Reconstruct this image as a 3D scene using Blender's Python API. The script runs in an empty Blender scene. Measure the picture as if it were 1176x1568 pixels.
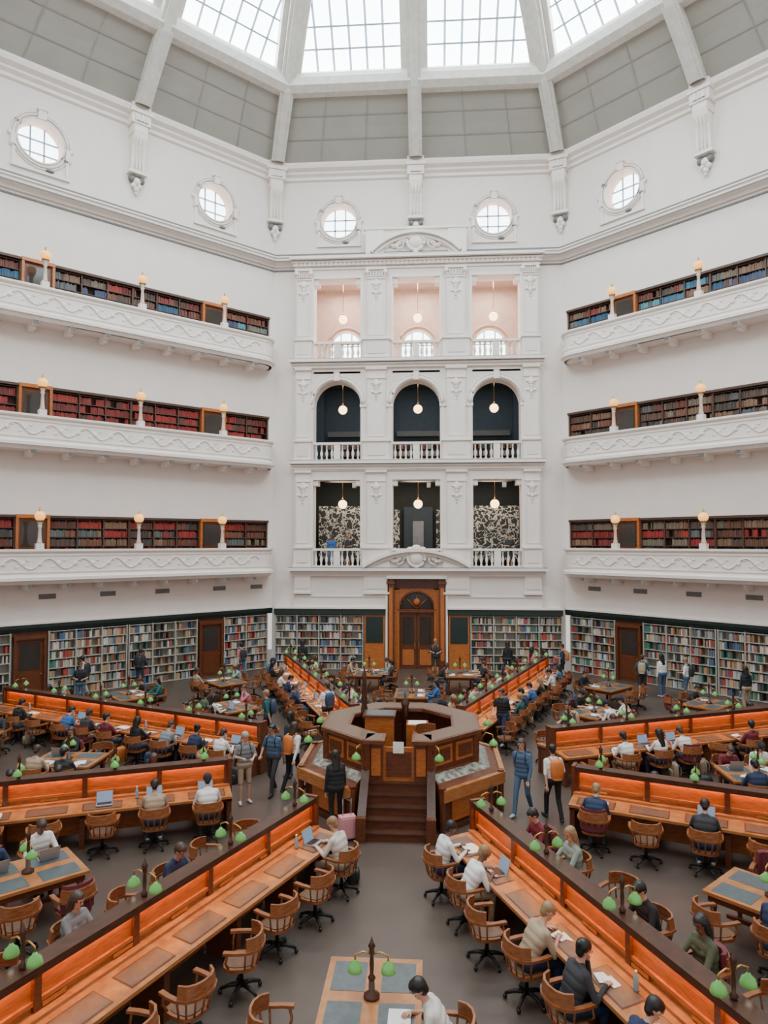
import bpy, math, random
import numpy as np
from mathutils import Matrix, Vector
random.seed(7)
R=math.radians
SC=bpy.context.scene
COL=SC.collection
A=17.4; HALF=A*math.tan(R(22.5)); T22=math.tan(R(22.5))

# ------------------------------------------------------------ materials
def mat(name,c,rough=.6,c2=None,scale=4,stretch=(1,1,1),em=None,es=0,metal=0,attr=None,bump=0,spec=.5,detail=3):
    m=bpy.data.materials.new(name); m.use_nodes=True
    nt=m.node_tree; b=nt.nodes['Principled BSDF']
    b.inputs['Base Color'].default_value=(*c,1); b.inputs['Roughness'].default_value=rough
    b.inputs['Metallic'].default_value=metal
    b.inputs['Specular IOR Level'].default_value=spec
    if attr:
        a=nt.nodes.new('ShaderNodeAttribute'); a.attribute_name=attr
        nt.links.new(a.outputs['Color'],b.inputs['Base Color'])
    elif c2 is None: c2=tuple(x*.88 for x in c)
    if not attr:
        tc=nt.nodes.new('ShaderNodeTexCoord'); mp=nt.nodes.new('ShaderNodeMapping'); mp.inputs['Scale'].default_value=stretch
        n=nt.nodes.new('ShaderNodeTexNoise'); n.inputs['Scale'].default_value=scale; n.inputs['Detail'].default_value=detail
        r=nt.nodes.new('ShaderNodeValToRGB'); r.color_ramp.elements[0].position=.35; r.color_ramp.elements[1].position=.65
        r.color_ramp.elements[0].color=(*c2,1); r.color_ramp.elements[1].color=(*c,1)
        nt.links.new(tc.outputs['Object'],mp.inputs[0]); nt.links.new(mp.outputs[0],n.inputs['Vector'])
        nt.links.new(n.outputs['Fac'],r.inputs[0]); nt.links.new(r.outputs[0],b.inputs['Base Color'])
        if bump:
            bp=nt.nodes.new('ShaderNodeBump'); bp.inputs['Strength'].default_value=bump; bp.inputs['Distance'].default_value=.02
            nt.links.new(n.outputs['Fac'],bp.inputs['Height']); nt.links.new(bp.outputs[0],b.inputs['Normal'])
    if em:
        b.inputs['Emission Color'].default_value=(*em,1); b.inputs['Emission Strength'].default_value=es
    return m
PLASTER=mat('white_plaster',(.83,.745,.695),.75,(.81,.72,.67),1.2)
TRIM=mat('plaster_trim',(.86,.78,.725),.6,(.83,.75,.695),3)
LEDGE=mat('ledge_grey',(.17,.17,.165),.6)
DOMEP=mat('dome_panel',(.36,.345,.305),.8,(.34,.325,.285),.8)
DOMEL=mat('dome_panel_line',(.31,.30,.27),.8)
RIBM=mat('dome_rib',(.68,.645,.59),.7)
GLASS=mat('skylight_glass',(.8,.9,.92),.3,em=(.84,.96,1.0),es=12.0)
WINGL=mat('window_glass',(.8,.9,.95),.3,em=(.82,.94,1.0),es=7)
REVEAL=mat('window_reveal',(.78,.54,.43),.7)
MUNT=mat('muntin',(.36,.44,.5),.5)
FLOOR=mat('floor_linoleum',(.098,.072,.058),.36,(.076,.055,.045),.7,bump=.05,detail=6)
WOOD=mat('orange_wood',(.50,.155,.035),.33,(.36,.095,.02),6,(1,1,8))
WOODT=mat('desk_top_wood',(.44,.175,.06),.25,(.33,.115,.035),5,(1,1,8))
DWOOD=mat('dark_wood',(.075,.026,.013),.3,(.045,.016,.009),6,(1,1,6))
MWOOD=mat('red_brown_wood',(.155,.045,.018),.3,(.10,.027,.011),6,(1,1,6))
LEATHER=mat('desk_leather',(.155,.09,.058),.3,(.125,.07,.045),10)
LEATHERB=mat('table_leather_grey',(.085,.11,.12),.3,(.06,.08,.09),10)
GREEN=mat('green_glass',(.13,.36,.10),.1,(.09,.28,.07),5,em=(.25,.6,.12),es=.16)
BULB=mat('lamp_bulb',(1,.95,.8),.3,em=(1,.93,.72),es=5)
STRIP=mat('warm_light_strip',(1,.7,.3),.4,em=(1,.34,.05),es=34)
GLOBE=mat('globe_lamp',(1,.5,.15),.3,em=(1,.43,.09),es=1.5)
PEND=mat('pendant_globe',(1,.8,.5),.3,em=(1,.66,.26),es=6)
BRASS=mat('brass',(.55,.30,.09),.3,metal=.8)
IRON=mat('dark_metal',(.02,.019,.019),.4,metal=.4)
DGREEN=mat('dark_green_frieze',(.013,.028,.025),.4)
BOOKM=mat('book_spines',(.5,.3,.2),.6,attr='Col')
BSHELF=mat('bookcase_brown',(.075,.035,.022),.5)
CSHELF=mat('bookcase_cream',(.42,.40,.34),.5)
PAPER=mat('paper',(.83,.80,.75),.7)
SCREEN=mat('laptop_screen',(.1,.14,.2),.2,em=(.35,.45,.6),es=.5)
SILVER=mat('laptop_silver',(.35,.36,.38),.35,metal=.5)
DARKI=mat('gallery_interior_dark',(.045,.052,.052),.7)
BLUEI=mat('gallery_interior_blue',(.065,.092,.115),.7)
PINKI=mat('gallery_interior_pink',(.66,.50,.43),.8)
EXIT=mat('exit_sign',(.05,.5,.25),.4,em=(.1,.9,.4),es=2)
DGLASS=mat('door_glass',(.05,.04,.035),.1)
PINK=mat('pink_plastic',(.75,.33,.35),.4)
UPH=mat('maroon_upholstery',(.14,.02,.03),.7)
CHW=mat('chair_wood',(.30,.105,.038),.3,(.19,.062,.022),8,(1,1,4))
POSTM=mat('lamp_post_cream',(.70,.55,.44),.5)
def mural():
    m=bpy.data.materials.new('mural_print'); m.use_nodes=True; nt=m.node_tree; b=nt.nodes['Principled BSDF']; b.inputs['Roughness'].default_value=.7
    tc=nt.nodes.new('ShaderNodeTexCoord'); v=nt.nodes.new('ShaderNodeTexVoronoi'); v.feature='DISTANCE_TO_EDGE'; v.inputs['Scale'].default_value=2.6
    n=nt.nodes.new('ShaderNodeTexNoise'); n.inputs['Scale'].default_value=3
    mx=nt.nodes.new('ShaderNodeVectorMath'); mx.operation='ADD'
    nt.links.new(tc.outputs['Object'],mx.inputs[0]); nt.links.new(tc.outputs['Object'],n.inputs['Vector']); nt.links.new(n.outputs['Color'],mx.inputs[1])
    nt.links.new(mx.outputs[0],v.inputs['Vector'])
    r=nt.nodes.new('ShaderNodeValToRGB'); r.color_ramp.elements[0].position=.05; r.color_ramp.elements[1].position=.09
    r.color_ramp.elements[0].color=(.78,.75,.68,1); r.color_ramp.elements[1].color=(.05,.056,.056,1)
    nt.links.new(v.outputs['Distance'],r.inputs[0]); nt.links.new(r.outputs[0],b.inputs['Base Color'])
    return m
MURAL=mural()

# ------------------------------------------------------------ mesh builder
class MB:
    def __init__(s,M=None,W=None): s.v=[];s.f=[];s.m=[];s.sm=[];s.c=[];s.mats=[];s.M=M or Matrix.Identity(4); s.W=W
    def add(s,vs,fs,m,smooth=False,col=None):
        if m not in s.mats: s.mats.append(m)
        mi=s.mats.index(m); o=len(s.v); M=s.M
        s.v+= [tuple(M@Vector(p)) for p in vs]
        for f in fs:
            s.f.append([i+o for i in f]); s.m.append(mi); s.sm.append(smooth); s.c.append(col or (1,1,1))
    def box(s,x0,x1,y0,y1,z0,z1,m,col=None):
        s.add([(x0,y0,z0),(x1,y0,z0),(x1,y1,z0),(x0,y1,z0),(x0,y0,z1),(x1,y0,z1),(x1,y1,z1),(x0,y1,z1)],
          [(0,3,2,1),(4,5,6,7),(0,1,5,4),(1,2,6,5),(2,3,7,6),(3,0,4,7)],m,False,col)
    def hexa(s,p,m):
        s.add(p,[(0,3,2,1),(4,5,6,7),(0,1,5,4),(1,2,6,5),(2,3,7,6),(3,0,4,7)],m)
    def prism(s,poly,z0,z1,m):
        n=len(poly); s.add([(x,y,z0) for x,y in poly]+[(x,y,z1) for x,y in poly],
          [list(range(n))[::-1],list(range(n,2*n))]+[(i,(i+1)%n,(i+1)%n+n,i+n) for i in range(n)],m)
    def lathe(s,prof,c=(0,0,0),seg=12,m=None,smooth=True,a0=0):
        vs=[];fs=[]
        for r,z in prof:
            for i in range(seg):
                a=a0+2*math.pi*i/seg; vs.append((c[0]+r*math.cos(a),c[1]+r*math.sin(a),c[2]+z))
        for j in range(len(prof)-1):
            for i in range(seg):
                k=(i+1)%seg; fs.append((j*seg+i,j*seg+k,(j+1)*seg+k,(j+1)*seg+i))
        if prof[0][0]>1e-3: fs.append(list(range(seg))[::-1])
        if prof[-1][0]>1e-3: fs.append([(len(prof)-1)*seg+i for i in range(seg)])
        s.add(vs,fs,m,smooth)
    def sphere(s,c,r,m,seg=12,rings=7,sc=(1,1,1)):
        vs=[];fs=[]
        for j in range(rings+1):
            t=math.pi*j/rings
            for i in range(seg):
                a=2*math.pi*i/seg; vs.append((c[0]+sc[0]*r*math.sin(t)*math.cos(a),c[1]+sc[1]*r*math.sin(t)*math.sin(a),c[2]-sc[2]*r*math.cos(t)))
        for j in range(rings):
            for i in range(seg):
                k=(i+1)%seg; fs.append((j*seg+i,j*seg+k,(j+1)*seg+k,(j+1)*seg+i))
        s.add(vs,fs,m,True)
    def tube(s,pts,r,m,seg=6,smooth=True):
        pts=[Vector(p) for p in pts]; n=len(pts); rs=r if isinstance(r,(list,tuple)) else [r]*n
        vs=[];fs=[]
        for j,p in enumerate(pts):
            d=(pts[min(j+1,n-1)]-pts[max(j-1,0)]).normalized()
            u=Vector((0,0,1)) if abs(d.z)<.9 else Vector((1,0,0))
            a=d.cross(u).normalized(); b=d.cross(a)
            for i in range(seg):
                t=2*math.pi*i/seg; q=p+(a*math.cos(t)+b*math.sin(t))*rs[j]; vs.append(tuple(q))
        for j in range(n-1):
            for i in range(seg):
                k=(i+1)%seg; fs.append((j*seg+i,j*seg+k,(j+1)*seg+k,(j+1)*seg+i))
        fs.append(list(range(seg))[::-1]); fs.append([(n-1)*seg+i for i in range(seg)])
        s.add(vs,fs,m,smooth)
    def sweep(s,prof,path,m,closed_prof=True,smooth=False):
        n=len(path); k=len(prof); vs=[];fs=[]
        for j in range(n):
            p=Vector(path[j]); a=Vector(path[max(j-1,0)]); b=Vector(path[min(j+1,n-1)])
            d1=(p-a).normalized() if j>0 else (b-p).normalized(); d2=(b-p).normalized() if j<n-1 else d1
            n1=Vector((-d1.y,d1.x)); n2=Vector((-d2.y,d2.x)); nn=(n1+n2); nn=nn/ (nn.dot(n1) if abs(nn.dot(n1))>.2 else 1)
            for o,z in prof: q=p+nn*o; vs.append((q.x,q.y,z))
        for j in range(n-1):
            for i in range(k if closed_prof else k-1):
                i2=(i+1)%k; fs.append((j*k+i,j*k+i2,(j+1)*k+i2,(j+1)*k+i))
        if closed_prof: fs.append(list(range(k))); fs.append([(n-1)*k+i for i in range(k)][::-1])
        s.add(vs,fs,m,smooth)
    def mesh(s,name):
        me=bpy.data.meshes.new(name); me.from_pydata(s.v,[],s.f)
        for m in s.mats: me.materials.append(m)
        me.polygons.foreach_set('material_index',s.m); me.polygons.foreach_set('use_smooth',s.sm)
        if any(c!=(1,1,1) for c in s.c):
            ca=me.color_attributes.new('Col','FLOAT_COLOR','CORNER'); arr=[]
            for f,c in zip(s.f,s.c): arr+= [c[0],c[1],c[2],1.0]*len(f)
            ca.data.foreach_set('color',arr)
        me.update(); return me
    def obj(s,name,fix=True):
        me=s.mesh(name)
        if fix:
            import bmesh
            bm=bmesh.new(); bm.from_mesh(me); bmesh.ops.recalc_face_normals(bm,faces=bm.faces); bm.to_mesh(me); bm.free()
        o=bpy.data.objects.new(name,me); COL.objects.link(o)
        if s.W is not None: o.matrix_world=s.W
        return o
def inst(me,name,loc,rz=0,parent=None,sc=1):
    o=bpy.data.objects.new(name,me); COL.objects.link(o); o.location=loc; o.rotation_euler=(0,0,rz); o.scale=(sc,)*3
    if parent: o.parent=parent
    return o
def wallM(deg):
    a=R(deg); ox,oy=math.cos(a),math.sin(a)
    return Matrix(((oy,-ox,0,ox*A),(-ox,-oy,0,oy*A),(0,0,1,0),(0,0,0,1)))
WALLS={'far':90,'left_diagonal':135,'right_diagonal':45,'left':180,'right':0}

# ------------------------------------------------------------ floor
mb=MB(); Ro=(A+6)/math.cos(R(22.5))
mb.prism([(Ro*math.cos(R(22.5+45*i)),Ro*math.sin(R(22.5+45*i))) for i in range(8)],-.3,0,FLOOR); mb.obj('floor')

# ------------------------------------------------------------ books
PAL={'red':[(.20,.016,.012),(.26,.02,.014),(.14,.016,.012),(.30,.03,.018),(.10,.035,.022),(.22,.022,.018),(.28,.02,.02)],
 'brown':[(.12,.05,.028),(.17,.062,.035),(.09,.055,.04),(.2,.11,.065),(.14,.035,.024),(.17,.13,.09),(.06,.045,.04),(.10,.11,.11),(.2,.03,.025)],
 'blue':[(.035,.11,.20),(.025,.17,.24),(.05,.06,.12),(.12,.05,.03),(.1,.1,.1),(.02,.08,.16),(.06,.24,.30),(.16,.15,.13)],
 'mix':[(.48,.44,.37),(.32,.07,.04),(.07,.13,.24),(.05,.16,.12),(.38,.25,.14),(.55,.51,.45),(.17,.17,.18),(.04,.04,.045),(.26,.29,.30),(.36,.19,.11),(.45,.32,.21),(.36,.06,.05),(.5,.47,.43),(.12,.1,.09)]}
def books(mb,u0,u1,z0,h,n0,n1,pal,fill=.95,w=(.03,.065)):
    u=u0; ps=PAL[pal]; run=random.choice(ps); left=0
    while u<u1-.06:
        if random.random()>fill: u+=random.uniform(.05,.3); continue
        if left<=0:
            run=random.choice(ps); left=random.choice([2,4,8,12,16,20]) if pal!='mix' else random.choice([1,1,2,4])
        left-=1
        b=random.uniform(*w); k=random.uniform(.8,1.2); c=tuple(min(1,x*k) for x in run)
        mb.box(u+.002,min(u+b,u1),n0+.015,n1-random.uniform(0,.04),z0,z0+h*random.uniform(.72,.93),BOOKM,c); u+=b
def bookcase(mb,u0,u1,z0,z1,n0,n1,rows,frame,pals,bay=1.2,fill=.96,cap=True):
    mb.box(u0,u1,n0,n0+.015,z0,z1,frame)
    nb=max(1,round((u1-u0)/bay)); bw=(u1-u0)/nb; rh=(z1-z0-.06)/rows
    for i in range(nb+1): mb.box(u0+bw*i-.025,u0+bw*i+.025,n0,n1,z0,z1,frame)
    for r in range(rows+1): mb.box(u0,u1,n0,n1-.01,z0+rh*r,z0+rh*r+.03,frame)
    for i in range(nb):
        bf=fill-(.25 if (random.random()<.15 and frame==CSHELF) else 0)
        for r in range(rows):
            p=pals[(r+(i//2))%len(pals)] if isinstance(pals,list) else pals
            books(mb,u0+bw*i+.03,u0+bw*(i+1)-.03,z0+rh*r+.03,rh-.03,n0,n1-.05,p,bf)
def wood_door(mb,u,z0,z1,n,w=1.1,m=WOOD):
    h=w/2
    mb.box(u-h-.1,u-h,n-.1,n+.08,z0,z1+.1,m); mb.box(u+h,u+h+.1,n-.1,n+.08,z0,z1+.1,m); mb.box(u-h-.1,u+h+.1,n-.1,n+.1,z1,z1+.14,m)
    mb.box(u-h,u+h,n-.1,n-.04,z0,z1,MWOOD)
    mb.box(u-h+.12,u+h-.12,n-.04,n-.02,z0+(z1-z0)*.5,z1-.15,DGLASS); mb.box(u-h+.12,u+h-.12,n-.04,n-.015,z0+.15,z0+(z1-z0)*.42,m)
    mb.sphere((u+h-.08,n,z0+1.0),.03,BRASS,8,5)

ZB=[4.95,10.15,15.2]; BH=2.35
def mitre(mb,prof,m,n0=0):
    k=len(prof); vs=[(-(HALF-n*T22),n,z) for n,z in prof]+[((HALF-n*T22),n,z) for n,z in prof]
    fs=[(i,(i+1)%k,(i+1)%k+k,i+k) for i in range(k)]+[list(range(k)),[i+k for i in range(k)][::-1]]
    mb.add(vs,fs,m)
def flat_hole(mb,cx,zc,r,u0,u1,z0,z1,n,m,seg=32):
    vs=[];fs=[]
    for i in range(seg):
        a=2*math.pi*i/seg; c,s=math.cos(a),math.sin(a)
        k=min((u1-cx)/c if c>1e-6 else (cx-u0)/-c if c<-1e-6 else 1e9,(z1-zc)/s if s>1e-6 else (zc-z0)/-s if s<-1e-6 else 1e9)
        vs+= [(cx+r*c,n,zc+r*s),(cx+k*c,n,zc+k*s)]
    for i in range(seg): j=(i+1)%seg; fs.append((2*i,2*j,2*j+1,2*i+1))
    mb.add(vs,fs,m)
OR_=.88; OZ=22.5; OD=-.6
def drum(mb,name):
    Z0,Z1=20.45,24.95; zc=OZ; r=OR_; q=1.3
    for cx in (-3.9,3.9):
        flat_hole(mb,cx,zc,r,cx-q,cx+q,zc-q,zc+q,0,PLASTER)
        vs=[];fs=[];sg=32
        for i in range(sg):
            a=2*math.pi*i/sg; vs+= [(cx+r*math.cos(a),0,zc+r*math.sin(a)),(cx+r*.96*math.cos(a),OD-.05,zc+r*.96*math.sin(a))]
        for i in range(sg): j=(i+1)%sg; fs.append((2*i,2*j,2*j+1,2*i+1))
        mb.add(vs,fs,REVEAL,True)
    mb.box(-HALF,-3.9-q,-.02,0,Z0,Z1,PLASTER); mb.box(-3.9+q,3.9-q,-.02,0,Z0,Z1,PLASTER); mb.box(3.9+q,HALF,-.02,0,Z0,Z1,PLASTER)
    for cx in (-3.9,3.9): mb.box(cx-q,cx+q,-.02,0,Z0,zc-q,PLASTER); mb.box(cx-q,cx+q,-.02,0,zc+q,Z1,PLASTER)
def oculus_window(M,name,cx,zc=OZ,r=OR_):
    mb=MB(W=M)
    mb.add([(cx+r*.97*math.cos(2*math.pi*i/32),OD,zc+r*.97*math.sin(2*math.pi*i/32)) for i in range(32)],[list(range(32))],WINGL)
    for d in (-.27,.27):
        hh=math.sqrt((r*.95)**2-d*d)
        mb.box(cx+d-.03,cx+d+.03,OD+.01,OD+.06,zc-hh,zc+hh,MUNT); mb.box(cx-hh,cx+hh,OD+.01,OD+.06,zc+d-.03,zc+d+.03,MUNT)
    for rr,t,n in ((r+.03,.045,.05),(r+.16,.05,.08),(r+.26,.035,.05)):
        mb.tube([(cx+rr*math.cos(2*math.pi*i/32),n*.5,zc+rr*math.sin(2*math.pi*i/32)) for i in range(33)],t,TRIM,6)
    mb.box(cx-.15,cx+.15,0,.2,zc+r+.02,zc+r+.38,TRIM); mb.box(cx-.2,cx+.2,0,.24,zc+r+.32,zc+r+.4,TRIM)
    for s in (-1,1):
        mb.box(cx+s*(r+.16)-.09,cx+s*(r+.16)+.09,0,.12,zc-.5,zc-.05,TRIM); mb.sphere((cx+s*(r+.28),.05,zc-.05),.1,TRIM,8,6,(1,.6,1))
        mb.sphere((cx+s*(r+.22),.05,zc-.5),.08,TRIM,8,6,(1,.6,1))
        mb.box(cx+s*1.02-.06,cx+s*1.02+.06,0,.06,zc-1.25,zc-.55,TRIM)
    mb.box(cx-1.12,cx+1.12,0,.1,zc-1.35,zc-1.25,TRIM)
    mb.sphere((cx+.35,.08,zc-1.15),.12,LEDGE,10,6,(1.4,.5,.6))
    return mb.obj(name)
CORN_TOP=[(0,20.15),(.12,20.15),(.18,20.3),(.42,20.36),(.42,20.46),(.5,20.5),(.5,20.56),(0,20.6)]
SPRING=[(0,24.55),(.12,24.6),(.12,24.75),(.28,24.85),(.28,24.95),(.5,25.05),(.55,25.2),(.55,25.3),(0,25.4)]
wi=0
for wn,deg in WALLS.items():
    M=wallM(deg); mb=MB(W=M)
    drum(mb,wn)
    if wn!='far':
        mb.box(-HALF,HALF,-.5,0,3.0,ZB[0]-.02,PLASTER)
        mb.box(-HALF,HALF,-.55,-.5,0,20.45,PLASTER)
        mb.box(-HALF,HALF,-.5,-.45,0,3.0,PLASTER)
        for i,zb in enumerate(ZB):
            zt=ZB[i+1] if i<2 else 20.45
            mb.box(-HALF,HALF,-.5,0,zb+BH,zt,PLASTER)
            mb.box(-HALF,-6.95,-.5,0,zb-.02,zb+BH,PLASTER); mb.box(6.95,HALF,-.5,0,zb-.02,zb+BH,PLASTER)
    else:
        mb.box(-HALF,-6.0,-.5,0,0,20.45,PLASTER); mb.box(6.0,HALF,-.5,0,0,20.45,PLASTER)
    mb.obj('wall_'+wn)
    mb=MB(W=M); mitre(mb,CORN_TOP,TRIM); mitre(mb,[(.05,20.6),(.46,20.57),(.46,20.66),(.05,20.68)],LEDGE); mitre(mb,[(.42,20.30),(.44,20.30),(.44,20.35),(.42,20.35)],LEDGE)
    mitre(mb,SPRING,TRIM); mitre(mb,[(.0,19.95),(.05,19.95),(.05,20.02),(0,20.02)],LEDGE)
    mb.obj('trim_cornice_'+wn)
    for cx in (-3.9,3.9):
        wi+=1; oculus_window(M,'window_%d'%wi,cx)
def console(M,name='console_bracket'):
    mb=MB(W=M)
    mb.box(-.42,.42,0,.62,24.5,25.4,TRIM); mb.box(-.5,.5,0,.7,24.95,25.1,TRIM); mb.box(-.3,.3,.62,.66,24.6,24.9,TRIM)
    for i in range(3): mb.box(-.2+i*.17,-.1+i*.17,.62,.7,24.6,24.9,TRIM)
    mb.box(-.34,.34,0,.5,24.1,24.5,TRIM)
    prof=[(0,22.5),(.2,22.45),(.3,22.7),(.32,23.2),(.4,23.6),(.55,23.9),(.62,24.2),(.55,24.5),(0,24.5)]
    mb.add([(-.3,n,z) for n,z in prof]+[(.3,n,z) for n,z in prof],[(i,(i+1)%9,(i+1)%9+9,i+9) for i in range(9)]+[list(range(9)),list(range(9,18))[::-1]],TRIM)
    for u in (-.15,0,.15): mb.tube([(u,.3,22.6),(u,.35,23.2),(u,.45,23.6),(u,.6,23.95)],.03,TRIM,5)
    mb.box(-.4,.4,0,.36,22.4,22.52,TRIM)
    for (u,z,r) in ((-.2,22.2,.17),(.2,22.2,.17),(0,22.1,.2),(-.12,21.92,.13),(.12,21.92,.13),(0,21.75,.13),(0,21.58,.08)): mb.sphere((u,.12,z),r,LEDGE if z==22.2 else TRIM,8,6,(1,.9,1))
    return mb.obj(name)
for k in range(8):
    a=22.5+45*k
    if abs(((a-90+180)%360)-180)<120:
        Rc=A/math.cos(R(22.5)); M=Matrix.Rotation(R(a-90),4,'Z'); MM=M@Matrix(((1,0,0,0),(0,-1,0,Rc-.06),(0,0,1,0),(0,0,0,1))); console(MM)
for deg in WALLS.values(): console(wallM(deg))

# ------------------------------------------------------------ dome
P1=[(16.95,25.35),(15.9,26.45),(14.75,27.5)]; P2=[(14.25,28.12),(13.1,29.4),(11.5,30.8),(9.7,32.0),(8.0,32.9)]; P3=[(8.0,32.9),(6.4,33.6),(4.6,34.2),(2.6,34.6)]
PB=[(14.75,27.5),(14.4,27.6),(14.2,27.9),(14.25,28.12)]
mbP=MB(); mbR=MB(); mbG=MB()
for k in range(8):
    a=45*k; ca,sa=math.cos(R(a)),math.sin(R(a))
    def W(s,aa,z): return (ca*aa - sa*s, sa*aa + ca*s, z)
    def strip(mb,prof,smin,smax,m,off=0):
        for (a0,z0),(a1,z1) in zip(prof[:-1],prof[1:]):
            mb.add([W(smin(a0),a0,z0),W(smax(a0),a0,z0),W(smax(a1),a1,z1),W(smin(a1),a1,z1)],[(0,1,2,3)],m)
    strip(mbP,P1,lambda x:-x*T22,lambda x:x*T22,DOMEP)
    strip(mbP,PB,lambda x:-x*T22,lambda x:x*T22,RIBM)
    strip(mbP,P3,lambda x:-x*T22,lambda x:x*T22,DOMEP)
    PI=[(x-.02,z-.02) for x,z in P1]
    for sg in (-1,1):
        for fr in (.36,.68):
            strip(mbP,PI,lambda x:sg*x*T22*fr-.02,lambda x:sg*x*T22*fr+.02,DOMEL)
    for t in (.33,.67):
        i=0 if t<.5 else 1
        tt=t*2 if t<.5 else (t-.5)*2
        a0=P1[i][0]*(1-tt)+P1[i+1][0]*tt-.02; z0=P1[i][1]*(1-tt)+P1[i+1][1]*tt-.02
        mbP.add([W(-a0*T22,a0,z0),W(a0*T22,a0,z0),W(a0*T22,a0-.03,z0+.03),W(-a0*T22,a0-.03,z0+.03)],[(0,1,2,3)],DOMEL)
    for sg in (-1,1):
        smi=lambda x:sg*.62; sma=lambda x:sg*(x*T22-.62)
        strip(mbP,P2,lambda x:0,smi,RIBM); strip(mbP,P2,sma,lambda x:sg*x*T22,RIBM)
        PG=[(x+.22,z+.22) for x,z in P2]
        for (a0,z0),(a1,z1) in zip(PG[:-1],PG[1:]):
            mbG.add([W(smi(a0),a0,z0),W(sg*(a0*T22-.62),a0,z0),W(sg*(a1*T22-.62),a1,z1),W(smi(a1),a1,z1)],[(0,1,2,3)],GLASS)
        for fn in (smi,sma):
            for q in range(4):
                (a0,z0),(a1,z1)=P2[q],P2[q+1]
                mbP.add([W(fn(a0),a0,z0),W(fn(a1),a1,z1),W(fn(a1),a1+.22,z1+.22),W(fn(a0),a0+.22,z0+.22)],[(0,1,2,3)],TRIM)
        for q in (0,4):
            a0,z0=P2[q]; mbP.add([W(smi(a0),a0,z0),W(sma(a0),a0,z0),W(sma(a0),a0+.22,z0+.22),W(smi(a0),a0+.22,z0+.22)],[(0,1,2,3)],TRIM)
        ncol=6; full_w=P2[0][0]*T22-1.24
        for c in range(1,ncol):
            s0=sg*(.62+full_w*c/ncol)
            for q in range(4):
                (a0,z0),(a1,z1)=PG[q],PG[q+1]
                m0=a0*T22-.62; m1=a1*T22-.62
                if abs(s0)<=m0:
                    if abs(s0)<=m1: e=(a1,z1)
                    else:
                        tt=(m0-abs(s0))/(m0-m1); e=(a0+(a1-a0)*tt,z0+(z1-z0)*tt)
                    mbP.tube([W(s0,a0-.05,z0-.05),W(s0,e[0]-.05,e[1]-.05)],.055,MUNT,4,False)
        for q in range(4):
            (a0,z0),(a1,z1)=PG[q],PG[q+1]
            for tt in (0,.5):
                aa=a0+(a1-a0)*tt-.05; zz=z0+(z1-z0)*tt-.05
                if q==0 and tt==0: continue
                mbP.tube([W(smi(aa),aa,zz),W(sg*(aa*T22-.62),aa,zz)],.05,MUNT,4,False)
    bp=[(14.9,27.35),(14.45,27.3),(14.15,27.5),(14.1,27.85),(14.4,28.1)]
    vs=[W(-x*T22,x,z) for x,z in bp]+[W(x*T22,x,z) for x,z in bp]
    mbR.add(vs,[(i,(i+1)%5,(i+1)%5+5,i+5) for i in range(5)],RIBM)
    full=P1+P2+P3[1:]
    for ang,kc in ((a,1.0),(a+22.5,1/math.cos(R(22.5)))):
        c2,s2=math.cos(R(ang)),math.sin(R(ang))
        hw=.32; dp=.42
        vs=[]
        for x,z in full:
            x*=kc
            L=math.hypot(x,z-22); nx,nz=-x/L*.8,-(z-22)/L
            nl=math.hypot(nx,nz); nx/=nl; nz/=nl
            for w,d in ((-hw,-.15),(-hw,dp),(-hw*.55,dp),(-hw*.5,dp+.06),(hw*.5,dp+.06),(hw*.55,dp),(hw,dp),(hw,-.15)):
                xx=x+nx*d; zz=z+nz*d
                vs.append((c2*xx-s2*w,s2*xx+c2*w,zz))
        n=len(full); fs=[]
        for j in range(n-1):
            for i in range(7): fs.append((j*8+i,j*8+i+1,(j+1)*8+i+1,(j+1)*8+i))
        mbR.add(vs,fs,RIBM)
mbP.lathe([(2.9,34.3),(2.9,34.9),(2.5,34.9),(2.5,34.3)],(0,0,0),8,RIBM,False,R(22.5))
mbG.add([(2.8*math.cos(R(22.5+45*i)),2.8*math.sin(R(22.5+45*i)),34.8) for i in range(8)],[list(range(8))],GLASS)
mbP.obj('ceiling_dome',False); mbR.obj('trim_dome_ribs',False); mbG.obj('skylight_glazing',False)

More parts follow.
